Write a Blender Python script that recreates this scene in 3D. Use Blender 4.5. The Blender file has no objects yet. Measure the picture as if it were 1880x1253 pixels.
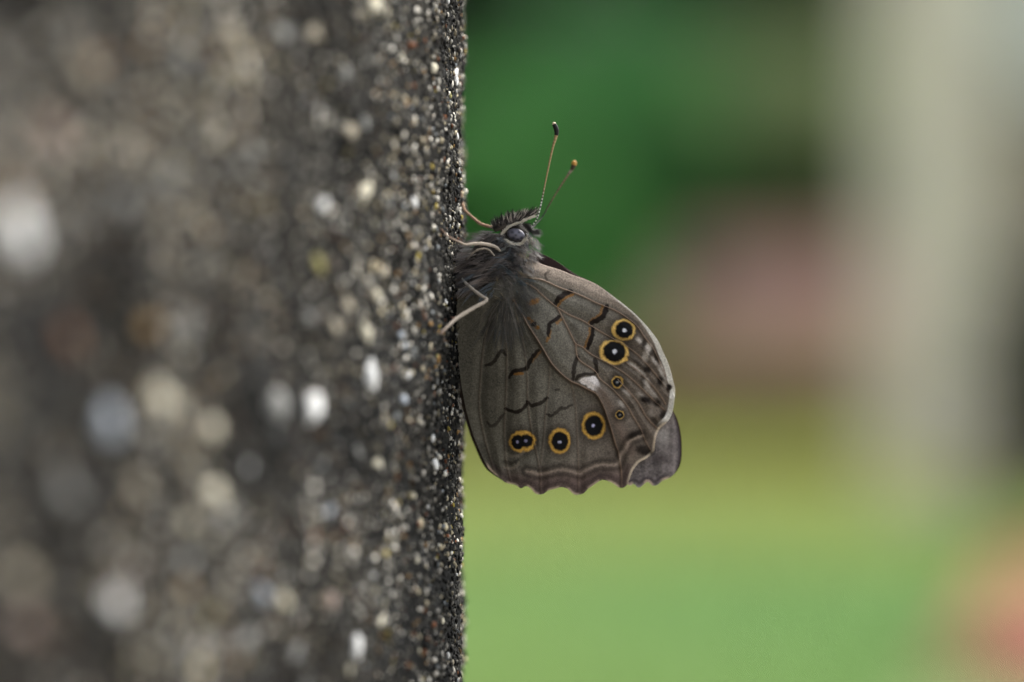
import bpy, math, random
import numpy as np
from mathutils import Vector, Matrix, Euler

random.seed(7)
rng = np.random.default_rng(7)
S = bpy.context.scene
COL = S.collection

# ------------------------------------------------------------------ camera, sky, sun, exposure
H = 0.30                     # height of the lens above the lawn (m)
D0 = 390.0                   # lens to butterfly (mm)
K = 17.9                     # picture units per mm at the butterfly
cd = bpy.data.cameras.new('camera')
cam = bpy.data.objects.new('camera', cd); COL.objects.link(cam)
cam.location = (0, -D0 / 1000, H); cam.rotation_euler = (math.pi / 2, 0, 0)
cd.sensor_width = 36; cd.lens = 36 * D0 / (1880 / K)
cd.clip_start = 0.01; cd.clip_end = 500
cd.dof.use_dof = True; cd.dof.focus_distance = D0 / 1000 + 0.0006
cd.dof.aperture_fstop = cd.lens / 17.0
S.camera = cam

SUN_EL, SUN_AZ = math.radians(52), math.radians(38)      # azimuth clockwise from +Y
w = bpy.data.worlds.new('World'); S.world = w; w.use_nodes = True
nt = w.node_tree; bg = nt.nodes['Background']
sky = nt.nodes.new('ShaderNodeTexSky'); sky.sky_type = 'NISHITA'; sky.sun_disc = False
sky.sun_elevation = SUN_EL; sky.sun_rotation = SUN_AZ
sky.air_density = 1.0; sky.dust_density = 4.0; sky.ozone_density = 1.0
hs = nt.nodes.new('ShaderNodeHueSaturation'); hs.inputs['Saturation'].default_value = 0.35   # thin cloud: greyer sky
nt.links.new(sky.outputs[0], hs.inputs['Color']); nt.links.new(hs.outputs[0], bg.inputs['Color'])
bg.inputs['Strength'].default_value = 0.10
sl = bpy.data.lights.new('sun', 'SUN'); sl.energy = 1.5; sl.angle = math.radians(25); sl.color = (1, .95, .88)
sun = bpy.data.objects.new('sun', sl); COL.objects.link(sun)
sd = Vector((math.sin(SUN_AZ) * math.cos(SUN_EL), math.cos(SUN_AZ) * math.cos(SUN_EL), math.sin(SUN_EL)))
sun.rotation_euler = sd.to_track_quat('Z', 'Y').to_euler()

S.view_settings.view_transform = 'Standard'; S.view_settings.look = 'None'
S.view_settings.gamma = 1; S.view_settings.exposure = 1.85
S.render.engine = 'CYCLES'
S.cycles.use_denoising = True
try: S.cycles.denoiser = 'OPENIMAGEDENOISE'
except Exception: pass
S.cycles.max_bounces = 5; S.cycles.diffuse_bounces = 3; S.cycles.glossy_bounces = 2
S.cycles.sample_clamp_indirect = 4

# ------------------------------------------------------------------ helpers
def lin(c):
    c = np.asarray(c, float) / 255.0
    return np.where(c <= 0.04045, c / 12.92, ((c + 0.055) / 1.055) ** 2.4)

def P(px, py, d):
    """point (m) seen at picture position px,py standing d mm behind the focal plane"""
    px = np.asarray(px, float); py = np.asarray(py, float); d = np.asarray(d, float) + 0 * px
    f = (D0 + d) / D0
    return np.stack([(px - 940) / K * f / 1000, d / 1000, H - (py - 626.5) / K * f / 1000], -1)

def hash3(i, j, k):
    h = (i * 374761393 + j * 668265263 + k * 2147483647) & 0xffffffff
    h = ((h ^ (h >> 13)) * 1274126177) & 0xffffffff
    return ((h ^ (h >> 16)) & 0xffff) / 65535.0

def noise(x, y, z=0.0, seed=0):
    x = np.asarray(x, float); y = np.asarray(y, float) + 0 * x; z = np.asarray(z, float) + 0 * x
    xi = np.floor(x).astype(np.int64); yi = np.floor(y).astype(np.int64); zi = np.floor(z).astype(np.int64)
    fx, fy, fz = x - xi, y - yi, z - zi
    fx, fy, fz = [f * f * (3 - 2 * f) for f in (fx, fy, fz)]
    r = 0
    for a in (0, 1):
        for b in (0, 1):
            for c in (0, 1):
                wgt = (fx if a else 1 - fx) * (fy if b else 1 - fy) * (fz if c else 1 - fz)
                r = r + wgt * hash3(xi + a + seed * 131, yi + b, zi + c + seed * 57)
    return r * 2 - 1

def fbm(x, y, z=0.0, oct=4, seed=0):
    r = 0; a = 1
    for o in range(oct):
        r = r + a * noise(np.asarray(x) * 2 ** o, np.asarray(y) * 2 ** o, np.asarray(z) * 2 ** o, seed + o); a *= .5
    return r

def catmull(pts, n=8):
    p = np.asarray(pts, float)
    if len(p) < 3: 
        t = np.linspace(0, 1, n + 1)[:, None]
        return p[0] * (1 - t) + p[-1] * t
    q = np.vstack([2 * p[0] - p[1], p, 2 * p[-1] - p[-2]])
    out = []
    for i in range(1, len(q) - 2):
        for t in np.linspace(0, 1, n, endpoint=False):
            a, b, c, d = q[i - 1], q[i], q[i + 1], q[i + 2]
            out.append(.5 * (2 * b + (c - a) * t + (2 * a - 5 * b + 4 * c - d) * t * t + (3 * b - a - 3 * c + d) * t ** 3))
    out.append(p[-1])
    return np.array(out)

def pl_dist(X, Y, pl, signed=False):
    """distance of points to a polyline; signed: + on the right of travel (picture axes, y down -> left handed)"""
    pl = np.asarray(pl, float); best = np.full(X.shape, 1e9); sg = np.zeros(X.shape); tt = np.zeros(X.shape)
    n = len(pl) - 1
    for i in range(n):
        a, b = pl[i], pl[i + 1]; ab = b - a; L = ab @ ab + 1e-9
        t = np.clip(((X - a[0]) * ab[0] + (Y - a[1]) * ab[1]) / L, 0, 1)
        dx = X - a[0] - t * ab[0]; dy = Y - a[1] - t * ab[1]
        d = dx * dx + dy * dy; m = d < best
        best = np.where(m, d, best); tt = np.where(m, (i + t) / n, tt)
        if signed: sg = np.where(m, ab[0] * dy - ab[1] * dx, sg)
    best = np.sqrt(best)
    return (best, tt, np.sign(sg)) if signed else (best, tt)

def inside(X, Y, poly):
    r = np.zeros(X.shape, bool); n = len(poly)
    for i in range(n):
        x1, y1 = poly[i]; x2, y2 = poly[(i + 1) % n]
        if y1 == y2: continue
        c = (y1 > Y) != (y2 > Y)
        r ^= c & (X < (x2 - x1) * (Y - y1) / (y2 - y1) + x1)
    return r

def sstep(a, b, x):
    t = np.clip((x - a) / (b - a), 0, 1); return t * t * (3 - 2 * t)

def obj(name, verts, faces, mat, parent=None, colors=None, smooth=True):
    me = bpy.data.meshes.new(name)
    verts = np.asarray(verts, np.float64)
    if isinstance(faces, np.ndarray):
        nf, k = faces.shape
        me.vertices.add(len(verts)); me.vertices.foreach_set('co', verts.ravel().astype(np.float32))
        me.loops.add(nf * k); me.loops.foreach_set('vertex_index', faces.ravel().astype(np.int32))
        me.polygons.add(nf); me.polygons.foreach_set('loop_start', np.arange(0, nf * k, k, dtype=np.int32))
        try: me.polygons.foreach_set('loop_total', np.full(nf, k, np.int32))
        except Exception: pass
        me.update(calc_edges=True)
    else:
        me.from_pydata([tuple(v) for v in verts], [], [tuple(f) for f in faces]); me.update()
    if colors is not None:
        a = me.color_attributes.new('Col', 'FLOAT_COLOR', 'POINT')
        c = np.ones((len(verts), 4), np.float32); c[:, :3] = colors
        a.data.foreach_set('color', c.ravel())
    if smooth: me.polygons.foreach_set('use_smooth', np.ones(len(me.polygons), bool))
    if mat: me.materials.append(mat)
    o = bpy.data.objects.new(name, me); COL.objects.link(o)
    if parent: attach(o, parent)
    return o

def attach(o, parent):
    o.parent = parent
    o.matrix_parent_inverse = pinv(parent)

def pinv(parent):
    m = Matrix.Identity(4); p = parent
    while p:
        m = Matrix.LocRotScale(p.location, p.rotation_euler, p.scale) @ m if p.parent is None else p.matrix_parent_inverse @ Matrix.LocRotScale(p.location, p.rotation_euler, p.scale) @ m
        p = p.parent
    return m.inverted()

def empty(name, loc):
    o = bpy.data.objects.new(name, None); o.location = loc; o.empty_display_size = .01; COL.objects.link(o); return o

def tag(o, label=None, cat=None, group=None, kind=None):
    if label: o['label'] = label
    if cat: o['category'] = cat
    if group: o['group'] = group
    if kind: o['kind'] = kind
    return o

def mat(name, color=(.5, .5, .5), rough=.7, attr=None, ncol=0.0, nscale=1.0, bump=0.0, bscale=1.0, spec=.3, objcol=False, ndet=4, trans=0.0, bdist=None):
    m = bpy.data.materials.new(name); m.use_nodes = True; n = m.node_tree.nodes; L = m.node_tree.links
    b = n['Principled BSDF']; b.inputs['Roughness'].default_value = rough; b.inputs['Specular IOR Level'].default_value = spec
    b.inputs['Base Color'].default_value = (*color, 1)
    src = None
    if attr:
        a = n.new('ShaderNodeVertexColor'); a.layer_name = attr; src = a.outputs['Color']
    if objcol:
        a = n.new('ShaderNodeObjectInfo'); src = a.outputs['Color']
    tc = n.new('ShaderNodeTexCoord')
    if ncol:
        t = n.new('ShaderNodeTexNoise'); t.inputs['Scale'].default_value = nscale; t.inputs['Detail'].default_value = ndet
        L.new(tc.outputs['Object'], t.inputs['Vector'])
        r = n.new('ShaderNodeMapRange'); r.inputs['From Min'].default_value = .25; r.inputs['From Max'].default_value = .75
        r.inputs['To Min'].default_value = 1 - ncol; r.inputs['To Max'].default_value = 1 + ncol
        L.new(t.outputs['Fac'], r.inputs['Value'])
        v = n.new('ShaderNodeVectorMath'); v.operation = 'SCALE'
        if src: L.new(src, v.inputs[0])
        else: v.inputs[0].default_value = color
        L.new(r.outputs[0], v.inputs['Scale']); src = v.outputs[0]
    if src: L.new(src, b.inputs['Base Color'])
    if bump:
        t = n.new('ShaderNodeTexNoise'); t.inputs['Scale'].default_value = bscale; t.inputs['Detail'].default_value = 3
        L.new(tc.outputs['Object'], t.inputs['Vector'])
        bp = n.new('ShaderNodeBump'); bp.inputs['Strength'].default_value = bump
        bp.inputs['Distance'].default_value = bdist if bdist else .3 / bscale
        L.new(t.outputs['Fac'], bp.inputs['Height']); L.new(bp.outputs[0], b.inputs['Normal'])
    if trans:
        td = n.new('ShaderNodeBsdfTranslucent'); mx = n.new('ShaderNodeMixShader'); mx.inputs[0].default_value = trans
        if src: L.new(src, td.inputs['Color'])
        else: td.inputs['Color'].default_value = (*color, 1)
        L.new(b.outputs[0], mx.inputs[1]); L.new(td.outputs[0], mx.inputs[2]); L.new(mx.outputs[0], n['Material Output'].inputs['Surface'])
    return m

def box(cx, cy, cz, sx, sy, sz):
    v = [(cx + a * sx / 2, cy + b * sy / 2, cz + c * sz / 2) for a in (-1, 1) for b in (-1, 1) for c in (-1, 1)]
    f = [(0, 1, 3, 2), (4, 6, 7, 5), (0, 4, 5, 1), (2, 3, 7, 6), (0, 2, 6, 4), (1, 5, 7, 3)]
    return v, f

def bevel(o, wd, seg=2):
    b = o.modifiers.new('bevel', 'BEVEL'); b.width = wd; b.segments = seg; return o

def tube(pts, radii, seg=10, flat=(1, 1), cap=True):
    """swept tube; pts (n,3) m, radii (n,) m; returns verts, quads"""
    pts = np.asarray(pts, float); n = len(pts); radii = np.asarray(radii, float)
    T = np.gradient(pts, axis=0); T /= np.linalg.norm(T, axis=1)[:, None] + 1e-12
    up = np.array([0, 1., 0]); 
    V = []
    for i in range(n):
        a = np.cross(T[i], up); 
        if np.linalg.norm(a) < 1e-3: a = np.cross(T[i], [1., 0, 0])
        a /= np.linalg.norm(a); b = np.cross(a, T[i])
        th = np.linspace(0, 2 * np.pi, seg, endpoint=False)
        V.append(pts[i] + radii[i] * (np.cos(th)[:, None] * a * flat[0] + np.sin(th)[:, None] * b * flat[1]))
    V = np.vstack(V)
    F = []
    for i in range(n - 1):
        for j in range(seg):
            k = (j + 1) % seg
            F.append((i * seg + j, i * seg + k, (i + 1) * seg + k, (i + 1) * seg + j))
    if cap:
        F.append(tuple(range(seg - 1, -1, -1))); F.append(tuple(range((n - 1) * seg, n * seg)))
    return V, F

def ico():
    t = (1 + 5 ** .5) / 2
    v = np.array([(-1, t, 0), (1, t, 0), (-1, -t, 0), (1, -t, 0), (0, -1, t), (0, 1, t), (0, -1, -t), (0, 1, -t), (t, 0, -1), (t, 0, 1), (-t, 0, -1), (-t, 0, 1)], float)
    v /= np.linalg.norm(v[0])
    f = np.array([(0, 11, 5), (0, 5, 1), (0, 1, 7), (0, 7, 10), (0, 10, 11), (1, 5, 9), (5, 11, 4), (11, 10, 2), (10, 7, 6), (7, 1, 8), (3, 9, 4), (3, 4, 2), (3, 2, 6), (3, 6, 8), (3, 8, 9), (4, 9, 5), (2, 4, 11), (6, 2, 10), (8, 6, 7), (9, 8, 1)], int)
    return v, f
ICO_V, ICO_F = ico()

# ------------------------------------------------------------------ ground
gm = mat('lawn_soil', (.13, .19, .055), .95, ncol=.45, nscale=1.3, bump=.6, bscale=40)
xs = np.linspace(-120, 120, 121); xs = np.sign(xs) * (np.abs(xs) / 120) ** 2.2 * 150
gx, gy = np.meshgrid(xs, xs + 5)
gz = .02 * fbm(gx * .5, gy * .5, 0, 3, 3) * sstep(1.5, 5, np.hypot(gx, gy))
gi = np.arange(121 * 121).reshape(121, 121)
gf = np.stack([gi[:-1, :-1], gi[:-1, 1:], gi[1:, 1:], gi[1:, :-1]], -1).reshape(-1, 4)
tag(obj('ground', np.stack([gx, gy, gz - .004], -1).reshape(-1, 3), gf, gm), 'green lawn ground stretching behind the butterfly', 'lawn', kind='structure')

def blades(name, x0, x1, y0, y1, n, h0, h1, cols, label, catg, parent=None, seed=1):
    r = np.random.default_rng(seed)
    y = y0 + (y1 - y0) * r.random(n); x = x0 + (x1 - x0) * r.random(n)
    off = ~((x > .345 + (y - 2.75) * .1636 - .01) & (y < 4.06 - (x - .50) * .1636 + .02)); x = x[off]; y = y[off]; n = len(x)
    h = h0 + (h1 - h0) * r.random(n); a = r.random(n) * 2 * np.pi; ln = r.normal(0, .35, (n, 2)) * h[:, None]; wd = h * .07 + .0025
    dx, dy = np.cos(a) * wd, np.sin(a) * wd
    z = np.zeros(n) - .003
    V = np.stack([np.stack([x - dx, y - dy, z], -1), np.stack([x + dx, y + dy, z], -1),
                  np.stack([x + dx * .7 + ln[:, 0] * .4, y + dy * .7 + ln[:, 1] * .4, h * .6], -1), np.stack([x - dx * .7 + ln[:, 0] * .4, y - dy * .7 + ln[:, 1] * .4, h * .6], -1),
                  np.stack([x + ln[:, 0], y + ln[:, 1], h], -1)], 1).reshape(-1, 3)
    b = np.arange(n) * 5
    F = np.vstack([np.stack([b, b + 1, b + 2], -1), np.stack([b, b + 2, b + 3], -1), np.stack([b + 3, b + 2, b + 4], -1)])
    patch = sstep(-.45, .55, .35 * fbm(x * 1.6, y * .8, 0, 2, 9) + 1.05 * sstep(3.7, 5.2, y) - .45 - .3 * x)[:, None]
    c = np.array(cols[0]) * (1 - patch) + np.array(cols[1]) * patch
    c = c * r.uniform(.7, 1.3, (n, 1))
    o = obj(name, V, F, GRASS, parent, np.repeat(c, 5, 0), smooth=False)
    if label: tag(o, label, catg, kind='stuff')
    return o
GRASS = mat('grass_blade', attr='Col', rough=.6, trans=.35)
blades('grass', -1.6, 1.9, 2.2, 9.3, 60000, .03, .07, [(.20, .345, .12), (.36, .385, .115)], 'short yellow green lawn grass', 'grass')
blades('tall_grass', -.5, 1.5, 8.3, 9.38, 7000, .08, .30, [(.13, .12, .04), (.20, .17, .07)], 'dry olive tall grass in front of the pink brick wall', 'grass', seed=4)

# ------------------------------------------------------------------ vegetation behind
LEAF = mat('leaf', attr='Col', rough=.5, trans=.5)
BARK = mat('bark', (.12, .09, .06), .9, ncol=.3, nscale=30, bump=.5, bscale=60)
def leaves(centers, radii, n, size, cols, seed, flatten=1.0):
    r = np.random.default_rng(seed)
    k = r.integers(0, len(centers), n)
    u = r.normal(size=(n, 3)); u /= np.linalg.norm(u, axis=1)[:, None]
    rad = r.random(n) ** .45
    p = np.array(centers)[k] + u * rad[:, None] * np.array(radii)[k]
    ax = r.normal(size=(n, 3)) + u * .5; ax /= np.linalg.norm(ax, axis=1)[:, None]
    sd_ = np.cross(ax, r.normal(size=(n, 3))); sd_ /= np.linalg.norm(sd_, axis=1)[:, None]
    nn = np.cross(ax, sd_)
    L = size * r.uniform(.6, 1.3, n)[:, None]
    V = np.stack([p, p + ax * L * .45 + sd_ * L * .25 + nn * L * .06, p + ax * L, p + ax * L * .45 - sd_ * L * .25 + nn * L * .06], 1).reshape(-1, 3)
    b = np.arange(n) * 4
    F = np.vstack([np.stack([b, b + 1, b + 2], -1), np.stack([b, b + 2, b + 3], -1)])
    t = r.random((n, 1)); c = np.array(cols[0]) * (1 - t) + np.array(cols[1]) * t
    return V, F, np.repeat(c, 4, 0)

def shrub(name, loc, rx, ry, h, n, size, cols, label, catg, seed, group=None, stem_h=.25):
    r = np.random.default_rng(seed)
    root = tag(empty(name, loc), label, catg, group)
    cs, rs = [], []
    for i in range(14):
        a = r.random() * 2 * np.pi; q = r.random() ** .5 * .65; z = h * (stem_h + (1 - stem_h) * r.uniform(.15, .82))
        cs.append((loc[0] + math.cos(a) * q * rx, loc[1] + math.sin(a) * q * ry, z)); s = r.uniform(.32, .5)
        rs.append((rx * s, ry * s, h * s * .5))
    V, F, C = leaves(cs, rs, n, size, cols, seed)
    obj('foliage', V, F, LEAF, root, C, smooth=False)
    vs, fs = [], []
    for c in cs[:8]:
        a = np.array([loc[0] + r.normal() * .03, loc[1] + r.normal() * .03, -.02]); b = np.array(c)
        m = (a + b) / 2 + r.normal(0, .04, 3)
        v, f = tube(catmull([a, m, b], 4), np.linspace(.018, .006, 9), 6)
        o = len(vs); vs += list(v); fs += [tuple(i + o for i in q) for q in f]
    obj('stem', vs, fs, BARK, root)
    return root

# far dark evergreen hedge, as tall trees side by side
for i, x in enumerate(np.linspace(-3.4, 1.0, 5)):
    lx = float(x); root = empty('hedge_tree', (lx, 12.2 + .3 * (i % 2), 0))
    tag(root, 'tall dark evergreen tree standing behind the green shrubs', 'tree', 'dark evergreen trees behind the shrubs')
    cs = [(lx + random.uniform(-.35, .35), 12.2 + random.uniform(-.3, .3), z) for z in np.linspace(.3, 3.6, 16)]
    rs = [(.75 * (1 - .1 * k / 3), .6, .42) for k in range(16)]
    V, F, C = leaves(cs, rs, 15000, .11, [(.018, .035, .014), (.035, .06, .022)], 60 + i)
    obj('crown', V, F, LEAF, root, C, smooth=False)
    v, f = tube([(lx, 12.2, -.05), (lx + .03, 12.2, 1.5), (lx, 12.2, 3.4)], [.09, .07, .02], 8); obj('trunk', v, f, BARK, root)

g1 = [(.055, .20, .045), (.095, .29, .07)]
g2 = [(.05, .19, .05), (.095, .29, .085)]
g3 = [(.14, .19, .085), (.24, .28, .13)]
shrub('green_shrub', (-.05, 9.2, 0), .42, .45, .96, 11000, .055, g1, 'bright green leafy shrub growing directly behind the concrete post', 'shrub', 11, stem_h=.05)
shrub('broad_shrub', (.45, 10.4, 0), .66, .5, 1.17, 12000, .055, g2, 'broad mid green shrub rising above the pink brick wall', 'shrub', 12, stem_h=.33)
shrub('olive_shrub', (.98, 10.0, 0), .40, .4, 1.08, 7000, .055, g3, 'olive green shrub between the pale post and the brick wall', 'shrub', 13, stem_h=.35)
shrub('side_shrub', (-.95, 9.8, 0), .55, .5, 1.3, 9000, .055, g1, 'green shrub hidden largely by the concrete post', 'shrub', 14)

# ------------------------------------------------------------------ low brick wall
BW = mat('brick', (.66, .37, .32), .9, ncol=.2, nscale=25, bump=.4, bscale=120)
MORTAR = mat('mortar', (.46, .38, .33), .95, ncol=.2, nscale=40)
bwall = tag(empty('brick_wall', (.75, 9.5, 0)), 'low dusty pink brick garden wall at the far end of the lawn', 'wall')
v, f = box(.90, 9.5, .235, .90, .095, .47); obj('mortar_bed', v, f, MORTAR, bwall, smooth=False)
v, f = box(.36, 9.5, .19, .17, .095, .38); obj('mortar_bed', v, f, MORTAR, bwall, smooth=False)
v, f = box(0, 0, 0, .205, .105, .065); bm0 = obj('brick', v, f, BW, None, smooth=False); bevel(bm0, .004); first = True
for row in range(7):
    off = 0 if row % 2 == 0 else .1075
    for i in range((0, 0, 0, 0, 0, 1, 1)[row], 5):
        x = .235 + .1025 + off * .9 + i * .2150
        b = bm0 if first else bm0.copy()
        if not first: COL.objects.link(b)
        first = False
        b.location = (x, 9.5 + random.uniform(-.003, .003), .04 + row * .0765); attach(b, bwall)

# ------------------------------------------------------------------ pale post on the lawn
CP = mat('pale_wood', (.74, .66, .57), .85, ncol=.15, nscale=12, bump=.4, bscale=60)
pp = tag(empty('pale_post', (.722, 6.1, 0)), 'pale grey beige upright post standing on the lawn', 'post')
v, f = box(.722, 6.1, .62, .172, .16, 1.25); bevel(obj('shaft', v, f, CP, pp, smooth=False), .008)
v, f = box(.722, 6.1, 1.27, .23, .21, .05); bevel(obj('cap', v, f, CP, pp, smooth=False), .008)

# ------------------------------------------------------------------ shed and white house
SHW = mat('shed_board', (.34, .275, .245), .85, ncol=.2, nscale=8, bump=.4, bscale=50)
RF = mat('roof_felt', (.30, .25, .23), .9, ncol=.2, nscale=10, bump=.3, bscale=80)
shed = tag(empty('garden_shed', (1.65, 10.2, 0)), 'grey brown boarded garden shed with a sloping roof', 'shed')
sx0, sx1, zr0, slp = 1.2, 2.2, 1.03, .42
def shed_z(x): return zr0 - (x - sx0) * slp
q = [(sx0, 10.0, 0), (sx1, 10.0, 0), (sx1, 10.0, shed_z(sx1)), (sx0, 10.0, shed_z(sx0))]; q = q + [(a, b + 1.0, c) for a, b, c in q]
obj('wall', q, [(0, 1, 2, 3), (4, 7, 6, 5), (0, 3, 7, 4), (1, 5, 6, 2), (0, 4, 5, 1), (3, 2, 6, 7)], SHW, shed, smooth=False)
for i in range(8):
    xa, xb = sx0 + i * .125 + .003, sx0 + (i + 1) * .125 - .003
    q = [(xa, 9.975, 0), (xb, 9.975, 0), (xb, 9.975, shed_z(xb) - .004), (xa, 9.975, shed_z(xa) - .004)]; q = q + [(a, 9.997, c) for a, b, c in q]
    obj('plank', q, [(0, 1, 2, 3), (4, 7, 6, 5), (0, 3, 7, 4), (1, 5, 6, 2), (0, 4, 5, 1), (3, 2, 6, 7)], SHW, shed, smooth=False)
rv = [(sx0 - .06, 9.88, shed_z(sx0 - .06) + .003), (sx1 + .06, 9.88, shed_z(sx1 + .06) + .003), (sx1 + .06, 11.1, shed_z(sx1 + .06) + .003), (sx0 - .06, 11.1, shed_z(sx0 - .06) + .003)]
rv = rv + [(a, b, c + .035) for a, b, c in rv]
obj('roof', rv, [(0, 3, 2, 1), (4, 5, 6, 7), (0, 1, 5, 4), (1, 2, 6, 5), (2, 3, 7, 6), (3, 0, 4, 7)], RF, shed, smooth=False)

WH = mat('white_render', (.86, .84, .84), .9, ncol=.06, nscale=3, bump=.3, bscale=30)
TILE = mat('roof_tile', (.28, .13, .09), .85, ncol=.3, nscale=6)
GL = mat('window_glass', (.03, .035, .04), .08, spec=.5)
WF = mat('window_paint', (.75, .75, .72), .5)
hs_ = tag(empty('white_house', (4.5, 16, 0)), 'white rendered house behind the garden shed', 'house')
v, f = box(4.75, 17.5, 1.6, 6.0, 5.0, 3.2); obj('wall', v, f, WH, hs_, smooth=False)
hv = [(1.55, 14.8, 3.1), (7.95, 14.8, 3.1), (7.95, 20.2, 3.1), (1.55, 20.2, 3.1), (1.55, 17.5, 5.2), (7.95, 17.5, 5.2)]
obj('roof', hv, [(0, 1, 5, 4), (3, 4, 5, 2), (0, 4, 3), (1, 2, 5), (0, 3, 2, 1)], TILE, hs_, smooth=False)
for x in (4.6, 6.4):
    v, f = box(x, 14.99, 1.7, 1.0, .08, 1.2); wn = obj('window', v, f, WF, hs_, smooth=False)
    v, f = box(x, 14.945, 1.7, .86, .02, 1.06); obj('pane', v, f, GL, wn, smooth=False)
v, f = box(5.5, 14.98, 1.0, .85, .08, 2.0); obj('door', v, f, TILE, hs_, smooth=False)

# ------------------------------------------------------------------ terracotta tiled terrace, dark bush beside it, unseen slab added to mute green bounce light
TC = mat('terracotta', (.25, .10, .08), 1.0, spec=0.0, ncol=.18, nscale=9, bump=.3, bscale=120)
JOINT = mat('joint_sand', (.26, .13, .10), 1.0, spec=0.0, ncol=.2, nscale=40)
ter = tag(empty('terrace', (.36, 2.75, 0)), 'salmon terracotta tiled terrace at the edge of the lawn', 'terrace', kind='structure')
ter.rotation_euler = (0, 0, -math.atan2(.324, 1.98))
def tloc(u, v, z):
    a = math.atan2(.324, 1.98); c_, s_ = math.cos(a), math.sin(a)
    return (.36 + u * c_ + v * s_, 2.75 - u * s_ + v * c_, z)
def tbox(name, u0, u1, v0, v1, z0, z1, m, par):
    q = [tloc(u, v, z) for u in (u0, u1) for v in (v0, v1) for z in (z0, z1)]
    return obj(name, q, [(0, 1, 3, 2), (4, 6, 7, 5), (0, 4, 5, 1), (2, 3, 7, 6), (0, 2, 6, 4), (1, 5, 7, 3)], m, par, smooth=False)
tbox('joint_bed', 0, 2.49, 0, 1.25, -.03, .030, JOINT, ter)
t0 = None
for i in range(8):
    for k in range(4):
        if t0 is None:
            v, f = box(0, 0, 0, .298, .298, .022); t0 = obj('tile', v, f, TC, None, smooth=False); bevel(t0, .004); b = t0
        else:
            b = t0.copy(); COL.objects.link(b)
        b.location = tloc(.158 + i * .31, .158 + k * .31, .033 + random.uniform(-.0015, .0015)); b.rotation_euler = (0, 0, -math.atan2(.324, 1.98)); attach(b, ter)
shrub('dark_bush', (.765, 5.12, .0), .135, .13, .44, 6500, .04, [(.028, .034, .020), (.055, .058, .036)], 'small dark leafy bush behind the salmon terrace', 'bush', 31, stem_h=.02)
PV = mat('bounce_slab', (.15, .14, .13), .9, ncol=.25, nscale=3, bump=.3, bscale=60)  # grey ground out of view, added to cut green bounce from the lawn
v, f = box(0, -1.6, 0, 7.0, 6.0, .008); tag(obj('bounce_slab', v, f, PV, None, smooth=False), 'added grey slab out of view around the concrete post, mutes green bounce light', 'bounce_slab', kind='structure')

# ------------------------------------------------------------------ the rough concrete post
A_, DS = .0055, 13.0
D1 = -15.0; SL = 2 * A_ * (DS - D1)
def wall_x(d):
    d = np.asarray(d, float)
    par = -5.2 - A_ * (DS - d) ** 2
    x1 = -5.2 - A_ * (DS - D1) ** 2
    return np.where(d < D1, x1 + SL * (d - D1), par)
def wall_slope(d):
    d = np.asarray(d, float); return np.where(d < D1, SL, 2 * A_ * (DS - d))
_dd = np.linspace(12, -150, 4000); _pp = 940 + K * wall_x(_dd) * D0 / (D0 + _dd)
def wall_d(px): return np.interp(-np.asarray(px, float), -_pp, _dd)
def wall_pt(d, z, off=0.0):
    s = wall_slope(d); n = np.sqrt(1 + s * s)
    x = wall_x(d) + off / n; y = d - off * s / n
    return np.stack([x / 1000 + 0 * z, y / 1000 + 0 * z, H + z / 1000], -1)
def wall_rough(d, z):
    return (.45 * fbm(d * .10, z * .10, 0, 3, 21) + .16 * fbm(d * .7, z * .7, 0, 2, 31) + .10 * fbm(d * 2.2, z * 2.2, 0, 2, 41))

pd = np.concatenate([np.linspace(90, 27, 18), np.arange(25, -140, -.3), np.linspace(-142, -200, 20)])
pz = np.concatenate([np.linspace(-H * 1000 - 5, -56, 50), np.arange(-54, 54, .3), np.linspace(56, 430, 60)])
Dg, Zg = np.meshgrid(pd, pz)
V1 = wall_pt(Dg, Zg, wall_rough(Dg, Zg))
# close the back of the post with a plain block outline
back = [(-120.0, -215.0), (-250.0, -190.0), (-262.0, -60.0), (-250.0, 80.0), (-120.0, 118.0), (-45.0, 108.0)]
B = np.array([[(x / 1000, y / 1000, H + z / 1000) for x, y in back] for z in pz])
VV = np.concatenate([V1, B], 1); nr, nc = VV.shape[:2]
ii = np.arange(nr * nc).reshape(nr, nc); jj = np.concatenate([ii, ii[:, :1]], 1)
FF = np.stack([jj[:-1, :-1], jj[1:, :-1], jj[1:, 1:], jj[:-1, 1:]], -1).reshape(-1, 4)
tone = .026 * (1 + .8 * fbm(VV[..., 1] * 60, VV[..., 2] * 60, VV[..., 0] * 60, 3, 5)) + .0
tone = np.clip(tone, .004, .2)
tint = fbm(VV[..., 1] * 90, VV[..., 2] * 90, VV[..., 0] * 90, 2, 15)
cc = np.stack([tone * (1.02 + .06 * tint), tone, tone * (.92 - .08 * tint)], -1).reshape(-1, 3)
CONC = mat('concrete', attr='Col', rough=.95, ncol=.5, nscale=2200, bump=.8, bscale=1500, spec=.08)
post = tag(empty('concrete_post', (-.13, -.05, 0)), 'rough grey concrete post with gritty pebbled surface the butterfly clings to', 'post')
shaft = obj('shaft', VV.reshape(-1, 3), FF, CONC, post, cc)
topc = VV[-1].mean(0) + np.array([0, 0, .006])
obj('top', np.vstack([VV[-1], topc]), [(i, (i + 1) % nc, nc) for i in range(nc)], CONC, post, np.full((nc + 1, 3), .06))

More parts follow.
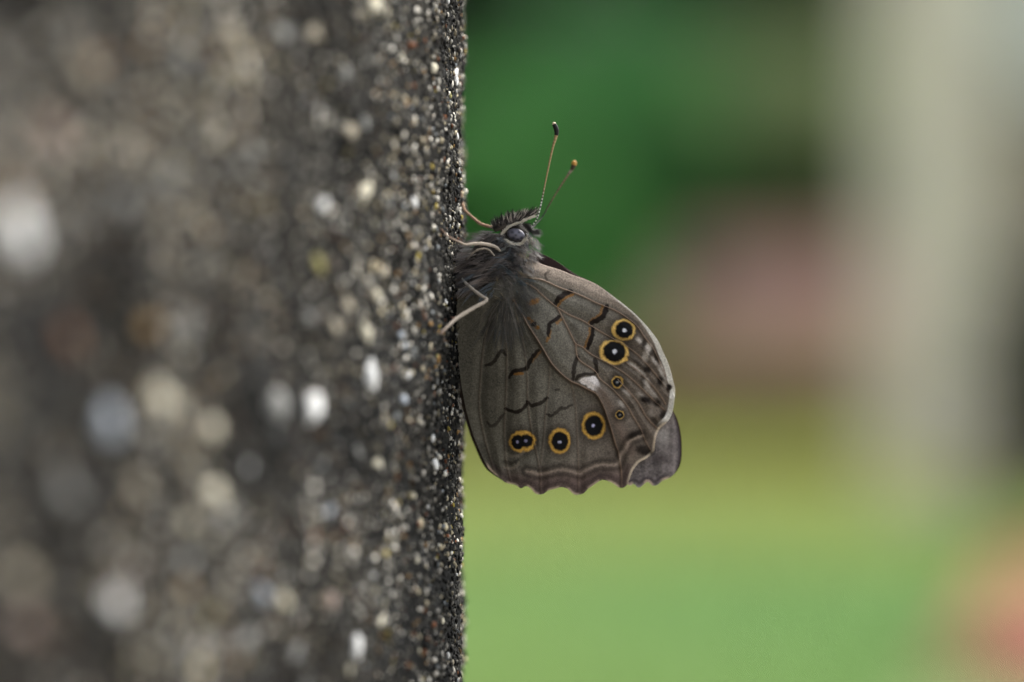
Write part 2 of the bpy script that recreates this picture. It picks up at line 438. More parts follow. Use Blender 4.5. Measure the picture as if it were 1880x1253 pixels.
def grain_cols(n, r):
    u = r.random(n); c = np.zeros((n, 3)); v = r.random(n)
    pal = [(.46, (.016, .016, .016)), (.66, (.070, .068, .062)), (.79, (.19, .185, .17)), (.89, (.70, .685, .64)), (.94, (.50, .45, .33)), (.962, (.28, .17, .07)), (.978, (.20, .085, .045)), (.985, (.34, .28, .07)), (1.01, (.28, .31, .34))]
    lo = 0
    for hi, col in pal:
        m = (u >= lo) & (u < hi); c[m] = col; lo = hi
    return c * (.6 + .8 * v)[:, None] * np.array([1.04, 1.0, .93])

def grains(name, d0, d1, z1, n, r0, r1, seed):
    r = np.random.default_rng(seed)
    d = r.uniform(d0, d1, n); z = r.uniform(-z1, z1, n)
    rad = r0 * (r1 / r0) ** (r.random(n) ** 1.6)
    c = grain_cols(n, r)
    cl = fbm(d * .07, z * .10, 0, 3, 77)[:, None]; c = c * (1 + .75 * np.clip(cl * 1.3, -1, 1)) * .85
    s = wall_slope(d); nn = np.sqrt(1 + s * s)
    N = np.stack([1 / nn, -s / nn, 0 * s], -1); T = np.stack([s / nn, 1 / nn, 0 * s], -1); U = np.array([0, 0, 1.])
    base = wall_pt(d, z, wall_rough(d, z) + rad * r.uniform(-.15, .45, n))
    th = r.random(n) * 6.283; el = r.uniform(.6, 1.6, n); fl = r.uniform(.5, .9, n)
    A = (T * np.cos(th)[:, None] + U * np.sin(th)[:, None]) * (rad * el)[:, None] / 1000
    Bv = (-T * np.sin(th)[:, None] + U * np.cos(th)[:, None]) * (rad / np.sqrt(el))[:, None] / 1000
    Cv = N * (rad * fl)[:, None] / 1000
    j = ICO_V[None] * r.uniform(.6, 1.4, (n, 12, 1))
    V = base[:, None] + j[..., :1] * A[:, None] + j[..., 1:2] * Bv[:, None] + j[..., 2:] * Cv[:, None]
    F = (ICO_F[None] + (np.arange(n) * 12)[:, None, None]).reshape(-1, 3)
    o = obj(name, V.reshape(-1, 3), F, GRAIN, post, np.repeat(c, 12, 0), smooth=False)
    o['kind'] = 'stuff'; return o
GRAIN = mat('grain', attr='Col', rough=.85, spec=.12, ncol=.2, nscale=5000)
grains('grit', -75, 26, 46, 52000, .07, .34, 101)
grains('coarse_grit', -140, -60, 44, 34000, .10, .46, 102)

PEB = mat('pebble', objcol=True, rough=.85, spec=.12, ncol=.22, nscale=1.3, bump=.4, bscale=3)
pmesh = []
for k in range(8):
    r = np.random.default_rng(300 + k)
    e = {}; V = [tuple(v) for v in ICO_V]; F = []
    def mid(a, b):
        key = (min(a, b), max(a, b))
        if key not in e:
            m = (np.array(V[a]) + np.array(V[b])) / 2; V.append(tuple(m / np.linalg.norm(m))); e[key] = len(V) - 1
        return e[key]
    for a, b, c in ICO_F:
        ab, bc, ca = mid(a, b), mid(b, c), mid(c, a); F += [(a, ab, ca), (b, bc, ab), (c, ca, bc), (ab, bc, ca)]
    V = np.array(V); V = V * (1 + .34 * noise(V[:, 0] * 1.7 + 5, V[:, 1] * 1.7, V[:, 2] * 1.7, k) + .10 * r.normal(size=len(V)))[:, None]; V = np.clip(V, -r.uniform(.7, 1.1, 3), r.uniform(.7, 1.1, 3))
    o = obj('pebble', V, F, PEB, None, smooth=(k % 2 == 0)); pmesh.append(o.data); bpy.data.objects.remove(o)

W_, CR, BG, OC, RU, BL, GY, PK, YL = (.86, .86, .84), (.72, .67, .52), (.44, .39, .30), (.30, .19, .075), (.20, .09, .045), (.42, .46, .51), (.28, .28, .265), (.38, .29, .245), (.36, .33, .14)
blobs = [(30, 420, 62, 120, W_), (205, 1100, 62, 62, W_), (390, 908, 92, 52, CR), (338, 955, 42, 34, CR), (574, 752, 32, 68, W_), (505, 745, 38, 62, GY),
         (190, 780, 40, 80, BL), (287, 728, 52, 50, CR), (387, 783, 36, 40, CR), (585, 487, 28, 32, YL), (600, 372, 32, 30, W_), (671, 350, 30, 38, CR), (680, 690, 20, 62, W_),
         (608, 600, 26, 26, BG), (670, 612, 22, 30, CR), (115, 900, 56, 56, GY), (250, 895, 52, 42, BG), (40, 1150, 56, 50, PK), (30, 1065, 52, 58, BG), (482, 1090, 26, 42, BL),
         (520, 1102, 26, 34, CR), (660, 1190, 20, 52, W_), (340, 1078, 52, 32, OC), (348, 602, 36, 42, GY), (270, 600, 36, 40, OC), (110, 622, 40, 46, RU), (602, 938, 32, 22, BL),
         (692, 850, 22, 18, CR), (655, 830, 36, 18, GY), (575, 985, 18, 18, RU), (235, 370, 66, 52, GY), (382, 1130, 30, 30, YL), (635, 240, 26, 34, BG), (628, 132, 32, 30, GY),
         (680, 8, 28, 36, CR), (797, 125, 12, 24, CR), (840, 140, 6, 34, W_), (806, 852, 10, 20, W_), (800, 806, 4, 18, W_), (752, 374, 16, 20, W_), (660, 224, 22, 26, GY),
         (750, 690, 10, 14, W_), (775, 775, 7, 9, CR), (745, 770, 8, 9, CR), (738, 615, 16, 18, BL), (747, 636, 10, 14, BL), (700, 1140, 24, 18, CR), (780, 455, 9, 10, W_), (795, 420, 12, 12, YL),
         (735, 735, 16, 20, BL), (570, 580, 30, 30, GY), (640, 560, 26, 30, BG), (300, 340, 60, 50, GY), (150, 130, 60, 50, BG), (330, 110, 62, 40, GY), (420, 60, 50, 40, BG), (90, 250, 50, 60, PK),
         (540, 1200, 30, 30, GY), (600, 1100, 18, 42, PK), (440, 1180, 34, 40, GY), (290, 1200, 40, 32, BG), (700, 500, 18, 24, BG), (690, 540, 16, 22, CR), (820, 555, 5, 12, W_), (812, 560, 5, 9, CR),
         (840, 250, 4, 16, W_), (842, 170, 5, 10, W_), (832, 175, 4, 12, YL), (845, 300, 4, 8, W_), (812, 700, 6, 8, W_), (800, 655, 5, 9, YL), (806, 720, 5, 8, RU), (780, 1010, 7, 9, W_), (768, 1030, 8, 10, CR),
         (812, 1140, 5, 14, CR), (790, 930, 6, 10, W_), (768, 1195, 7, 9, CR), (760, 910, 10, 12, CR), (640, 1020, 26, 20, GY), (455, 280, 36, 34, GY), (520, 60, 36, 40, GY), (575, 60, 30, 34, BG)]
def put_pebble(d, z, rt, rz, rn, colr, k, tw=0.0):
    s = float(wall_slope(d)); nn = math.sqrt(1 + s * s)
    N = Vector((1 / nn, -s / nn, 0)); T = Vector((s / nn, 1 / nn, 0)); U = Vector((0, 0, 1))
    ct, st = math.cos(tw), math.sin(tw)
    T, U = T * ct + U * st, U * ct - T * st
    p = wall_pt(np.array(d), np.array(z), float(wall_rough(np.array(d), np.array(z))) + rn * .25)
    M = Matrix(((T.x * rt, U.x * rz, N.x * rn, 0), (T.y * rt, U.y * rz, N.y * rn, 0), (T.z * rt, U.z * rz, N.z * rn, 0), (0, 0, 0, 1)))
    M = M * 0.001; M[3][3] = 1; M.translation = Vector([float(q) for q in p])
    o = bpy.data.objects.new('pebble', pmesh[k % 8]); COL.objects.link(o)
    o.color = (*colr, 1); o.parent = post; o.matrix_parent_inverse = pinv(post); o.matrix_basis = M
n_peb = 0
for k, (x, y, wd, ht, c) in enumerate(blobs):
    d = float(wall_d(x)); sc = D0 / (D0 + d) * K
    z = (626.5 - y) / K * (D0 + d) / D0
    s = float(wall_slope(d)); fore = max(.12, abs(s * 1.0 - float(wall_x(d)) / (D0 + d)) / math.sqrt(1 + s * s))
    rt = wd / 2 / sc / fore; rz = ht / 2 / sc; 
    rt = min(rt, rz * 2.2)
    big = wd > 40 or k % 3 == 0
    for u_, v_, g_ in (((-.14, .10, .80), (.35, -.38, .55), (.05, .55, .40)) if big else ((0, 0, .9),)):
        f_ = random.uniform(.97, 1.12); jt = random.uniform(-.12, .12)
        put_pebble(d + (u_ + jt) * rt, z + (v_ + jt) * rz, rt * g_, rz * g_ * random.uniform(.85, 1.2), min(rt, rz) * .5 * g_, [q * f_ for q in c], k + int(g_ * 10), random.uniform(-.6, .6)); n_peb += 1
for k in range(300 - n_peb):
    d = random.uniform(-135, 8) if k % 3 else random.uniform(-40, 10); z = random.uniform(-38, 38)
    r_ = random.uniform(.18, .34) * (1 + max(0, -d) / 70)
    c = random.choice([GY, GY, GY, BG, BG, CR, W_, W_, (.30, .32, .34), (.24, .2, .14), (.2, .15, .12), (.1, .1, .095), (.14, .13, .12), (.07, .07, .07)])
    put_pebble(d, z, r_ * random.uniform(.7, 1.5), r_ * random.uniform(.8, 1.4), r_ * .6, [q * f_ for f_ in (random.uniform(.55, 1.05),) for q in c], k, random.uniform(-1, 1))

# ------------------------------------------------------------------ the butterfly
bf = tag(empty('butterfly', [float(q) for q in P(880, 560, 2.5)]), 'grey brown butterfly with ringed eyespots resting wings closed on concrete post', 'butterfly')

veins = {
 'V1': [(973, 511), (991, 513), (1005, 518), (1029, 529), (1050, 536), (1074, 546), (1094, 556), (1112, 563), (1129, 570), (1146, 580), (1168, 597), (1184, 620), (1202, 645), (1222, 690)],
 'V2': [(967, 520), (983, 530), (1000, 546), (1021, 563), (1043, 577), (1070, 589), (1094, 604), (1122, 620), (1146, 633), (1168, 649), (1189, 670), (1213, 699), (1229, 718)],
 'V3': [(1024, 566), (1038, 594), (1050, 618), (1057, 631), (1070, 638), (1086, 651), (1122, 670), (1150, 688), (1173, 708), (1197, 732), (1220, 753)],
 'V4': [(1057, 631), (1062, 659), (1092, 681), (1102, 696), (1126, 716), (1150, 743), (1162, 764), (1176, 787), (1185, 809), (1195, 828)],
 'V4b': [(1128, 690), (1146, 710), (1170, 737), (1188, 767), (1207, 787)],
 'V2b': [(1150, 666), (1172, 682), (1196, 706), (1212, 726), (1222, 742)],
 'L1': [(943, 551), (960, 579), (970, 598), (983, 618), (996, 639), (1012, 666), (1029, 685), (1048, 700), (1062, 706), (1079, 715), (1094, 723), (1103, 736), (1110, 751), (1122, 787), (1130, 815), (1136, 832), (1141, 868), (1141, 893)],
 'Va': [(905, 560), (893, 610), (886, 653), (882, 704), (880, 748), (890, 805), (908, 866)],
 'Vb': [(925, 565), (930, 640), (930, 697), (928, 748), (926, 790), (930, 850), (938, 884)],
 'Vc': [(947, 570), (962, 640), (968, 690), (969, 735), (976, 790), (991, 862), (993, 903)],
 'Vd': [(1010, 668), (1007, 717), (1002, 755), (999, 800), (993, 850)],
 'Ve': [(1048, 700), (1056, 740), (1059, 783), (1062, 840), (1062, 903)],
}
veins = {k: catmull(v, 6) for k, v in veins.items()}
hind = [(958, 500), (966, 482), (980, 478), (997, 486), (1029, 496), (1051, 505), (1074, 513), (1094, 522), (1112, 534), (1129, 547), (1146, 560), (1163, 574), (1180, 591), (1194, 607), (1208, 626), (1218, 648), (1228, 671), (1235, 697), (1239, 716), (1238, 734), (1235, 754), (1230, 768),
        (1223, 777), (1212, 787), (1205, 802), (1202, 820), (1200, 830), (1187, 842), (1174, 849), (1162, 864), (1155, 882), (1150, 892), (1144, 896), (1137, 896), (1130, 891), (1119, 885), (1105, 882), (1090, 891), (1079, 899), (1072, 906), (1066, 908), (1058, 909), (1051, 906), (1042, 898), (1030, 895), (1019, 898), (1007, 901), (1000, 906), (994, 908), (987, 908), (981, 905), (975, 898), (966, 893), (956, 897), (946, 891), (929, 887), (918, 879), (906, 869), (897, 860), (888, 845), (881, 829), (875, 815), (868, 797), (862, 776), (856, 754), (850, 725), (846, 700), (842, 660), (840, 620), (838, 580), (840, 550), (850, 530), (880, 515), (920, 505)]
hindo = catmull(hind + hind[:1], 6)[:-1]

def sym(px, py):
    return 2.0 + 2.6 * sstep(470, 900, np.asarray(py, float)) + .6 * sstep(1000, 1250, np.asarray(px, float))
abd = np.array([(950, 530), (975, 620), (985, 720), (1000, 800)])
def wing_base(px, py):
    dd, _ = pl_dist(px, py, abd)
    return .35 + 2.5 * np.exp(-(dd / 92.0) ** 2) * (1 - .55 * sstep(640, 880, py)) + .35 * np.exp(-((px - 1040) ** 2 + (py - 640) ** 2) / 140.0 ** 2)
def near_d(px, py):
    px = np.asarray(px, float); py = np.asarray(py, float)
    h = wing_base(px, py)
    dl, tl, sg = pl_dist(px, py, veins['L1'], True)
    sdist = dl * -sg                     # + on the upper right of the ridge
    fade = (1 - sstep(.72, .98, tl)) * sstep(.02, .2, tl)
    h = h + fade * .85 * np.where(sdist > 0, np.exp(-np.maximum(sdist, 0) / 55.0), np.exp(-(sdist / 4.0) ** 2))
    h = h - fade * .28 * np.exp(-((sdist + 22) / 20.0) ** 2)
    d1, t1, s1 = pl_dist(px, py, veins['V1'], True)
    up = d1 * -s1
    h = h - .030 * np.clip(up, 0, 45) * (1 - .5 * sstep(.8, 1, t1))
    near = np.full(px.shape, 1e9)
    for k, v in veins.items(): near = np.minimum(near, pl_dist(px, py, v)[0])
    h = h + .11 * np.exp(-(near / 2.2) ** 2) + .34 * sstep(0, 18, near) 
    # scalloped pleats towards the outer margin
    h = h + .05 * fbm(px * .02, py * .02, 0, 2, 8)
    return sym(px, py) - h

def grid_wing(name, outline, dfun, colfun, material, parent, step=1.0, th=.04):
    x0, y0 = outline.min(0) - 2; x1, y1 = outline.max(0) + 2
    X, Y = np.meshgrid(np.arange(x0, x1, step), np.arange(y0, y1, step))
    ins = inside(X, Y, outline)
    idx = np.arange(X.size).reshape(X.shape)
    q = np.stack([idx[:-1, :-1], idx[1:, :-1], idx[1:, 1:], idx[:-1, 1:]], -1).reshape(-1, 4)
    keep = ins.ravel()[q].any(1); q = q[keep]
    used = np.unique(q); re = np.full(X.size, -1); re[used] = np.arange(len(used))
    x = X.ravel()[used].copy(); y = Y.ravel()[used].copy(); inn = ins.ravel()[used]
    # pull outside vertices onto the outline
    o = ~inn; xo, yo = x[o], y[o]; best = np.full(xo.shape, 1e9); bx = xo.copy(); by = yo.copy()
    cl = np.vstack([outline, outline[:1]])
    for i in range(len(cl) - 1):
        a, b = cl[i], cl[i + 1]; ab = b - a; L = ab @ ab + 1e-9
        t = np.clip(((xo - a[0]) * ab[0] + (yo - a[1]) * ab[1]) / L, 0, 1)
        cx, cy = a[0] + t * ab[0], a[1] + t * ab[1]; dd = (xo - cx) ** 2 + (yo - cy) ** 2
        m = dd < best; best = np.where(m, dd, best); bx = np.where(m, cx, bx); by = np.where(m, cy, by)
    x[o] = bx; y[o] = by
    d = dfun(x, y); V = P(x, y, d); C = colfun(x, y)
    ob = obj(name, V, re[q], material, parent, C)
    so = ob.modifiers.new('thickness', 'SOLIDIFY'); so.thickness = th / 1000; so.offset = -1
    return ob

def mixc(c, col, a):
    return c * (1 - a[:, None]) + np.asarray(col)[None] * a[:, None]

DK = lin((30, 21, 14)); ORN = lin((132, 90, 38)); YEL = lin((238, 194, 108)); PALE = lin((215, 203, 190)); BLK = lin((7, 7, 9))
ALB = .84
def hind_col(x, y):
    n1 = fbm(x * .45, y * .45, 0, 2, 51); n2 = fbm(x * .03, y * .03, 0, 3, 52); n3 = noise(x * .9, y * .9, 0, 53)
    base = np.tile(lin((110, 105, 94)), (len(x), 1))
    base = mixc(base, lin((120, 107, 95)), sstep(1000, 1230, x + .3 * (y - 650)))       # browner outer field
    base = mixc(base, lin((95, 90, 78)), sstep(1010, 900, x))
    base = mixc(base, lin((112, 90, 84)), .7 * sstep(845, 890, y + .05 * (x - 1000)))
    d1, t1, s1 = pl_dist(x, y, veins['V1'], True); up = d1 * -s1
    base = mixc(base, lin((158, 142, 127)), .8 * sstep(0, 10, up))                      # costal strip painted paler, as if tilted to the sky
    base = base * (1 + .18 * n1 + .16 * n2 + .26 * n3)[:, None]
    # bluish grey hair scales at the base
    db = np.hypot(x - 945, (y - 535)); base = mixc(base, lin((72, 74, 74)), .4 * sstep(60, 15, db))
    # veins: thin warm line, its shadow painted in as a darker flank
    for k, v in veins.items():
        d, t = pl_dist(x, y, v); st = {'Va': .2, 'Vb': .2, 'Vc': .22, 'Vd': .2, 'Ve': .25, 'L1': .9}.get(k, .8)
        base = mixc(base, lin((62, 50, 40)), .55 * st * np.exp(-((d - 2.5) / 2.2) ** 2))
        base = mixc(base, lin((150, 122, 100)), .8 * st * np.exp(-(d / 1.5) ** 2))
    jx = x + 1.3 * noise(x * .25, y * .25, 0, 61); jy = y + 1.3 * noise(x * .25, y * .25, 3.3, 62)
    def line(pts, wd, col, a=1.0, soft=1.6):
        nonlocal base
        d, t = pl_dist(jx, jy, catmull(pts, 5)); wv = wd / 2 * (1 - .35 * np.abs(2 * t - 1) ** 3)
        base = mixc(base, col, a * sstep(wv + soft, wv - soft * .3, d))
    def blob(cx, cy, rx, ry, col, a=1.0, soft=.35, rot=0.0):
        nonlocal base
        c, s = math.cos(rot), math.sin(rot); u = ((jx - cx) * c + (jy - cy) * s) / rx; v = (-(jx - cx) * s + (jy - cy) * c) / ry
        base = mixc(base, col, a * sstep(1 + soft, 1 - soft, np.hypot(u, v)))
    # bars in the cells
    line([(1024, 562), (1033, 551), (1043, 545), (1053, 541)], 4, ORN, .85)
    line([(1019, 559), (1027, 547), (1038, 540), (1050, 535)], 8.5, DK)
    line([(1106, 562), (1104, 571), (1098, 581), (1089, 588), (1081, 593)], 5, ORN, .75)
    line([(1114, 562), (1112, 571), (1106, 582), (1096, 589), (1085, 594)], 9, DK)
    line([(1083, 603), (1083, 613), (1078, 626), (1074, 638)], 4, ORN, .75)
    line([(1088, 602), (1088, 613), (1084, 626), (1079, 640)], 6, DK)
    line([(1030, 587), (1022, 594)], 5, ORN, .7); line([(1010, 606), (1008, 618), (1004, 627)], 4.5, ORN, .75)
    line([(1027, 581), (1020, 588), (1010, 593), (1007, 606), (1006, 616)], 6.5, DK)
    blob(981, 554, 11, 5, ORN, .9, .5, -.4)
    blob(971, 585, 3.6, 3.6, ORN); blob(986, 602, 4, 3.4, ORN); blob(977, 591, 4, 4, ORN, .8); blob(980, 596, 4.6, 4.6, DK)
    line([(992, 645), (984, 654), (977, 664)], 5, ORN, .6); line([(960, 686), (952, 686), (945, 687)], 5, ORN, .9)
    line([(989, 642), (980, 653), (972, 665), (968, 676), (955, 680), (943, 682), (935, 694)], 6.5, DK, .95)
    line([(928, 652), (922, 644), (913, 654), (904, 667), (892, 671)], 6, DK, .85)
    line([(928, 750), (935, 754), (948, 757), (959, 752), (967, 742), (968, 737)], 6, DK, .95)
    line([(968, 738), (976, 745), (986, 743), (996, 738), (1005, 731)], 6, DK, .9)
    line([(1004, 761), (1012, 763), (1020, 759), (1030, 750), (1037, 750), (1050, 744)], 5, DK, .75)
    line([(925, 760), (917, 771), (909, 780), (901, 782), (894, 775)], 5, DK, .7)
    line([(1020, 716), (1027, 716)], 4, DK, .7)
    line([(1061, 655), (1055, 671), (1052, 697)], 7, DK, .9)
    line([(1092, 659), (1094, 668), (1096, 684)], 7, DK, .9)
    line([(970, 492), (976, 500), (972, 510)], 4, DK, .55); line([(1008, 497), (1002, 505), (1004, 515)], 4, DK, .6)
    # worn pale patch beside the fold, the gap's highlight painted in
    wp = catmull([(1060, 701), (1068, 693), (1080, 691), (1092, 690), (1099, 697), (1103, 708), (1110, 722), (1104, 732), (1094, 721), (1079, 712), (1060, 701)], 4)
    ins = inside(jx, jy, wp); dw, _ = pl_dist(jx, jy, wp)
    base = mixc(base, lin((232, 222, 216)), np.where(ins, sstep(0, 3, dw), 0) * (1 - .85 * sstep(1092, 1110, x + .5 * (y - 700))))
    base = mixc(base, lin((128, 110, 98)), .8 * np.exp(-(pl_dist(x, y, catmull([(1104, 720), (1120, 748), (1140, 790), (1160, 830)], 5))[0] / 9) ** 2))
    line([(1057, 698), (1062, 691), (1074, 687), (1089, 687), (1096, 683)], 4.5, DK, .9)
    # outer field: broken pale and dark dashes
    for cx, cy, rx, ry, rot, c, a in [(1173, 625, 7, 4, .9, PALE, .6), (1191, 638, 8, 6, .8, PALE, .65), (1186, 654, 6, 9, .1, PALE, .5), (1201, 664, 8, 4, .9, PALE, .4), (1162, 671, 12, 3.5, .6, PALE, .5), (1176, 684, 10, 4, .6, PALE, .45),
                                      (1215, 682, 4, 14, -.25, PALE, .5), (1187, 705, 6, 11, -.1, PALE, .45), (1222, 704, 4, 9, -.1, PALE, .3), (1150, 720, 10, 3.5, .7, PALE, .35), (1197, 722, 10, 4, .8, PALE, .4), (1176, 728, 9, 4, .7, PALE, .3), (1140, 742, 8, 4, .9, PALE, .3), (1196, 760, 8, 5, 1., PALE, .3),
                                      (1182, 632, 5, 9, .2, DK, .6), (1188, 679, 9, 6, .5, DK, .85), (1212, 700, 6, 9, .2, DK, .8), (1186, 735, 12, 6, .3, DK, .85), (1197, 646, 4, 9, .4, DK, .5), (1205, 656, 5, 9, -.6, DK, .6), (1207, 740, 7, 7, .6, DK, .7), (1229, 712, 5, 8, .2, DK, .8), (1171, 667, 12, 3, .7, DK, .5), (1180, 700, 5, 14, -.1, DK, .35),
                                      (1217, 762, 6, 9, .6, DK, .7), (1203, 775, 5, 12, -.7, DK, .5), (1165, 800, 16, 9, -.4, DK, .75), (1180, 826, 14, 9, .2, DK, .7), (1190, 832, 10, 6, 0, DK, .7), (1158, 745, 10, 5, .8, DK, .35)]:
        blob(cx, cy, rx, ry, c, min(1, a * 1.35), .6, rot)
    # eyespots
    def eye(cx, cy, rx, ry, bx, by, brx, bry, ring, pup, rot=0.0):
        nonlocal base
        blob(cx, cy, rx + 7, ry + 7, lin((52, 44, 36)), .75, .35, rot)
        blob(cx, cy, rx, ry, ring, 1, .11, rot); blob(bx, by, brx + 2.9, bry + 2.9, BLK, 1, .13, rot)
        blob(pup[0], pup[1], pup[2] * .8, pup[2] * .8, lin(pup[3]), 1, .5)
    Y2 = lin((212, 164, 76)); Y3 = lin((190, 152, 82)); WP = (245, 245, 255)
    eye(1144.5, 606.5, 21.5, 19.5, 1146, 606, 13.5, 13, YEL, (1147, 607, 4.2, WP), .2)
    eye(1127, 647, 27, 22, 1128, 646, 18, 16.3, YEL, (1129, 646, 4.6, WP), .2); blob(1148, 660, 5, 4, YEL, 1)
    eye(1133.6, 702, 11, 11, 1133.6, 702, 5.5, 5.5, Y3, (1133.6, 702, 2.8, (130, 130, 130)))
    eye(1138, 762, 8, 8, 1138, 762, 3.6, 3.6, Y3, (1138, 762, 2.4, (110, 105, 100)))
    eye(1090, 782, 21.5, 25, 1090, 782, 14.5, 16.8, Y2, (1089.6, 782, 3.6, (205, 200, 235)), -.1)
    eye(1027.5, 810, 20, 23.5, 1028, 810.5, 12.6, 14.8, Y2, (1028, 812, 3.3, (190, 190, 215)))
    eye(959, 811, 24, 20, 950.5, 812, 9.6, 10.5, Y2, (950.5, 811.5, 2.6, (160, 155, 185)), -.15)
    blob(966, 810, 12.2, 12.6, BLK, 1, .16); blob(950.5, 811.5, 2.6, 2.6, lin((160, 155, 185)), 1, .5); blob(965.4, 810.4, 2.6, 2.6, lin((150, 145, 175)), 1, .5)
    # submarginal bands
    P2 = [(968, 866), (980, 868), (991, 871), (1007, 868), (1028, 863), (1040, 864), (1060, 869), (1066, 870), (1077, 863), (1099, 854), (1116, 854), (1135, 852), (1139, 838), (1146, 828), (1157, 810), (1178, 801)]
    P2c = catmull(P2, 6); d, t, s = pl_dist(jx, jy, P2c, True); off = d * s
    base = mixc(base, DK, .6 * np.exp(-((off + 8) / 5) ** 2)); base = mixc(base, DK, .55 * np.exp(-((off - 8) / 4.5) ** 2))
    base = mixc(base, lin((160, 142, 126)), .9 * np.exp(-(off / 2.4) ** 2))
    line([(925, 857), (935, 861), (945, 858), (953, 850)], 4, lin((138, 126, 112)), .75, 2.2)
    line([(926, 832), (940, 838), (952, 837), (962, 830)], 4, lin((128, 118, 104)), .6, 2.4)
    line([(925, 848), (938, 851), (950, 845)], 5, DK, .6, 3); line([(885, 818), (897, 840), (912, 858)], 8, DK, .35, 5)
    # margin: dark border then pale fringe
    cl = np.vstack([hindo, hindo[:1]]); de, te = pl_dist(x, y, cl)
    low = sstep(835, 860, y) * sstep(1160, 1145, x)
    base = mixc(base, lin((58, 46, 44)), .6 * low * np.exp(-((de - 9) / 6) ** 2))
    sc = sstep(.15, .6, np.sin((x - 930) / 37.0 * np.pi + .6) ** 2)
    base = mixc(base, lin((196, 172, 148)), low * .85 * sstep(5.0, 1.5, de) * sc)
    rgt = sstep(1100, 1165, x) * sstep(785, 765, y)
    wdt = 2.2 + 7.0 * sstep(1165, 1215, x) * (1 - .8 * np.exp(-((y - 711) / 5.0) ** 2))
    base = mixc(base, lin((244, 236, 222)), rgt * sstep(wdt + 1.5, wdt - 1, de))
    fr2 = sstep(1148, 1156, x) * sstep(772, 778, y)
    base = mixc(base, lin((218, 198, 172)), fr2 * sstep(5.5, 2.5, de) * (1 - .9 * np.exp(-((x - 1197) ** 2 + (y - 833) ** 2) / 60.)))
    top = sstep(970, 1000, x) * sstep(1120, 1060, x) * sstep(540, 520, y)
    base = mixc(base, lin((185, 165, 150)), .7 * top * sstep(3.2, .8, de))
    return np.clip(base, .003, .9) * ALB

WING = mat('wing_scales', attr='Col', rough=.75, spec=.18, ncol=.32, nscale=6500, ndet=2, bump=.5, bscale=7000, bdist=.00004)
hw = grid_wing('hindwing', hindo, near_d, hind_col, WING, bf)

# raised veins as pieces of the wing
VEIN = mat('vein', lin((138, 117, 100)).tolist(), .7, ncol=.2, nscale=3000)  # colour lightened to stand for the lit edges of the larger veins
VEIN_DARK = mat('fine_vein', lin((88, 77, 65)).tolist(), .7, ncol=.2, nscale=3000)
for k, v in veins.items():
    if k in ('Va', 'Vb', 'Vc', 'Vd', 'Ve'): r0 = .020
    else: r0 = .045
    vv = v[2:-2] if k not in ('L1',) else v[2:60]
    ins = inside(vv[:, 0], vv[:, 1], hindo); vv = vv[ins]
    pts = P(vv[:, 0], vv[:, 1], near_d(vv[:, 0], vv[:, 1]) + .012)
    V, F = tube(pts, np.linspace(r0, r0 * .35, len(pts)) / 1000, 6); obj('vein', V, F, VEIN_DARK if r0 < .04 else VEIN, hw)

# forewing: leading edge above the hindwing, apex below it
fore = [(955, 505), (968, 474), (983, 464), (997, 469), (1014, 477), (1033, 489), (1046, 498), (1060, 507), (1090, 522), (1130, 552), (1165, 582), (1195, 620), (1215, 665), (1226, 710), (1233, 750), (1240, 768), (1245, 786), (1248, 806), (1249, 828), (1247, 850), (1239, 868), (1231, 877), (1224, 880), (1215, 884), (1207, 891), (1198, 892), (1189, 885), (1181, 891), (1172, 896), (1163, 889), (1152, 890), (1110, 860), (1040, 760), (990, 650), (960, 570)]
foreo = catmull(fore + fore[:1], 6)[:-1]
def fore_d(px, py):
    h = np.minimum(wing_base(px, py), .45 + 0 * px) 
    d = sym(px, py) - .32 + .12 * sstep(1235, 1250, px)
    base = near_d(px, py) + .30
    return np.maximum(d, base)
def fore_col(x, y):
    n1 = fbm(x * .35, y * .35, 0, 3, 71); n2 = noise(x * .16, y * .02, 0, 72); n3 = fbm(x * .03, y * .05, 0, 2, 75)
    base = np.tile(lin((146, 135, 131)), (len(x), 1)) * (1 + .22 * n1 + .30 * n2 + .35 * n3)[:, None]
    base = mixc(base, lin((62, 46, 44)), sstep(640, 560, y))
    base = mixc(base, lin((190, 182, 174)), .7 * np.exp(-(((x - 1217) / 12) ** 2 + ((y - 800) / 18) ** 2)))
    base = mixc(base, lin((70, 60, 60)), .75 * np.exp(-(((x - 1210) / 22) ** 2 + ((y - 842) / 8) ** 2)))
    cl = np.vstack([foreo, foreo[:1]]); de, _ = pl_dist(x, y, cl)
    m = sstep(745, 775, y)
    base = mixc(base, lin((60, 50, 54)), .75 * m * np.exp(-((de - 7) / 3.5) ** 2) * sstep(860, 880, y))
    base = mixc(base, lin((70, 58, 64)), .8 * m * sstep(5, 1, de) * sstep(870, 850, y))
    f = np.maximum.reduce([np.exp(-((x - a) / b) ** 4) for a, b in ((1156, 6), (1190, 9), (1222, 9))])
    base = mixc(base, lin((205, 180, 158)), sstep(870, 880, y) * f * sstep(6, 2.5, de))
    return np.clip(base, .003, .9) * ALB
fw = grid_wing('forewing', foreo, fore_d, fore_col, WING, bf, step=1.3)

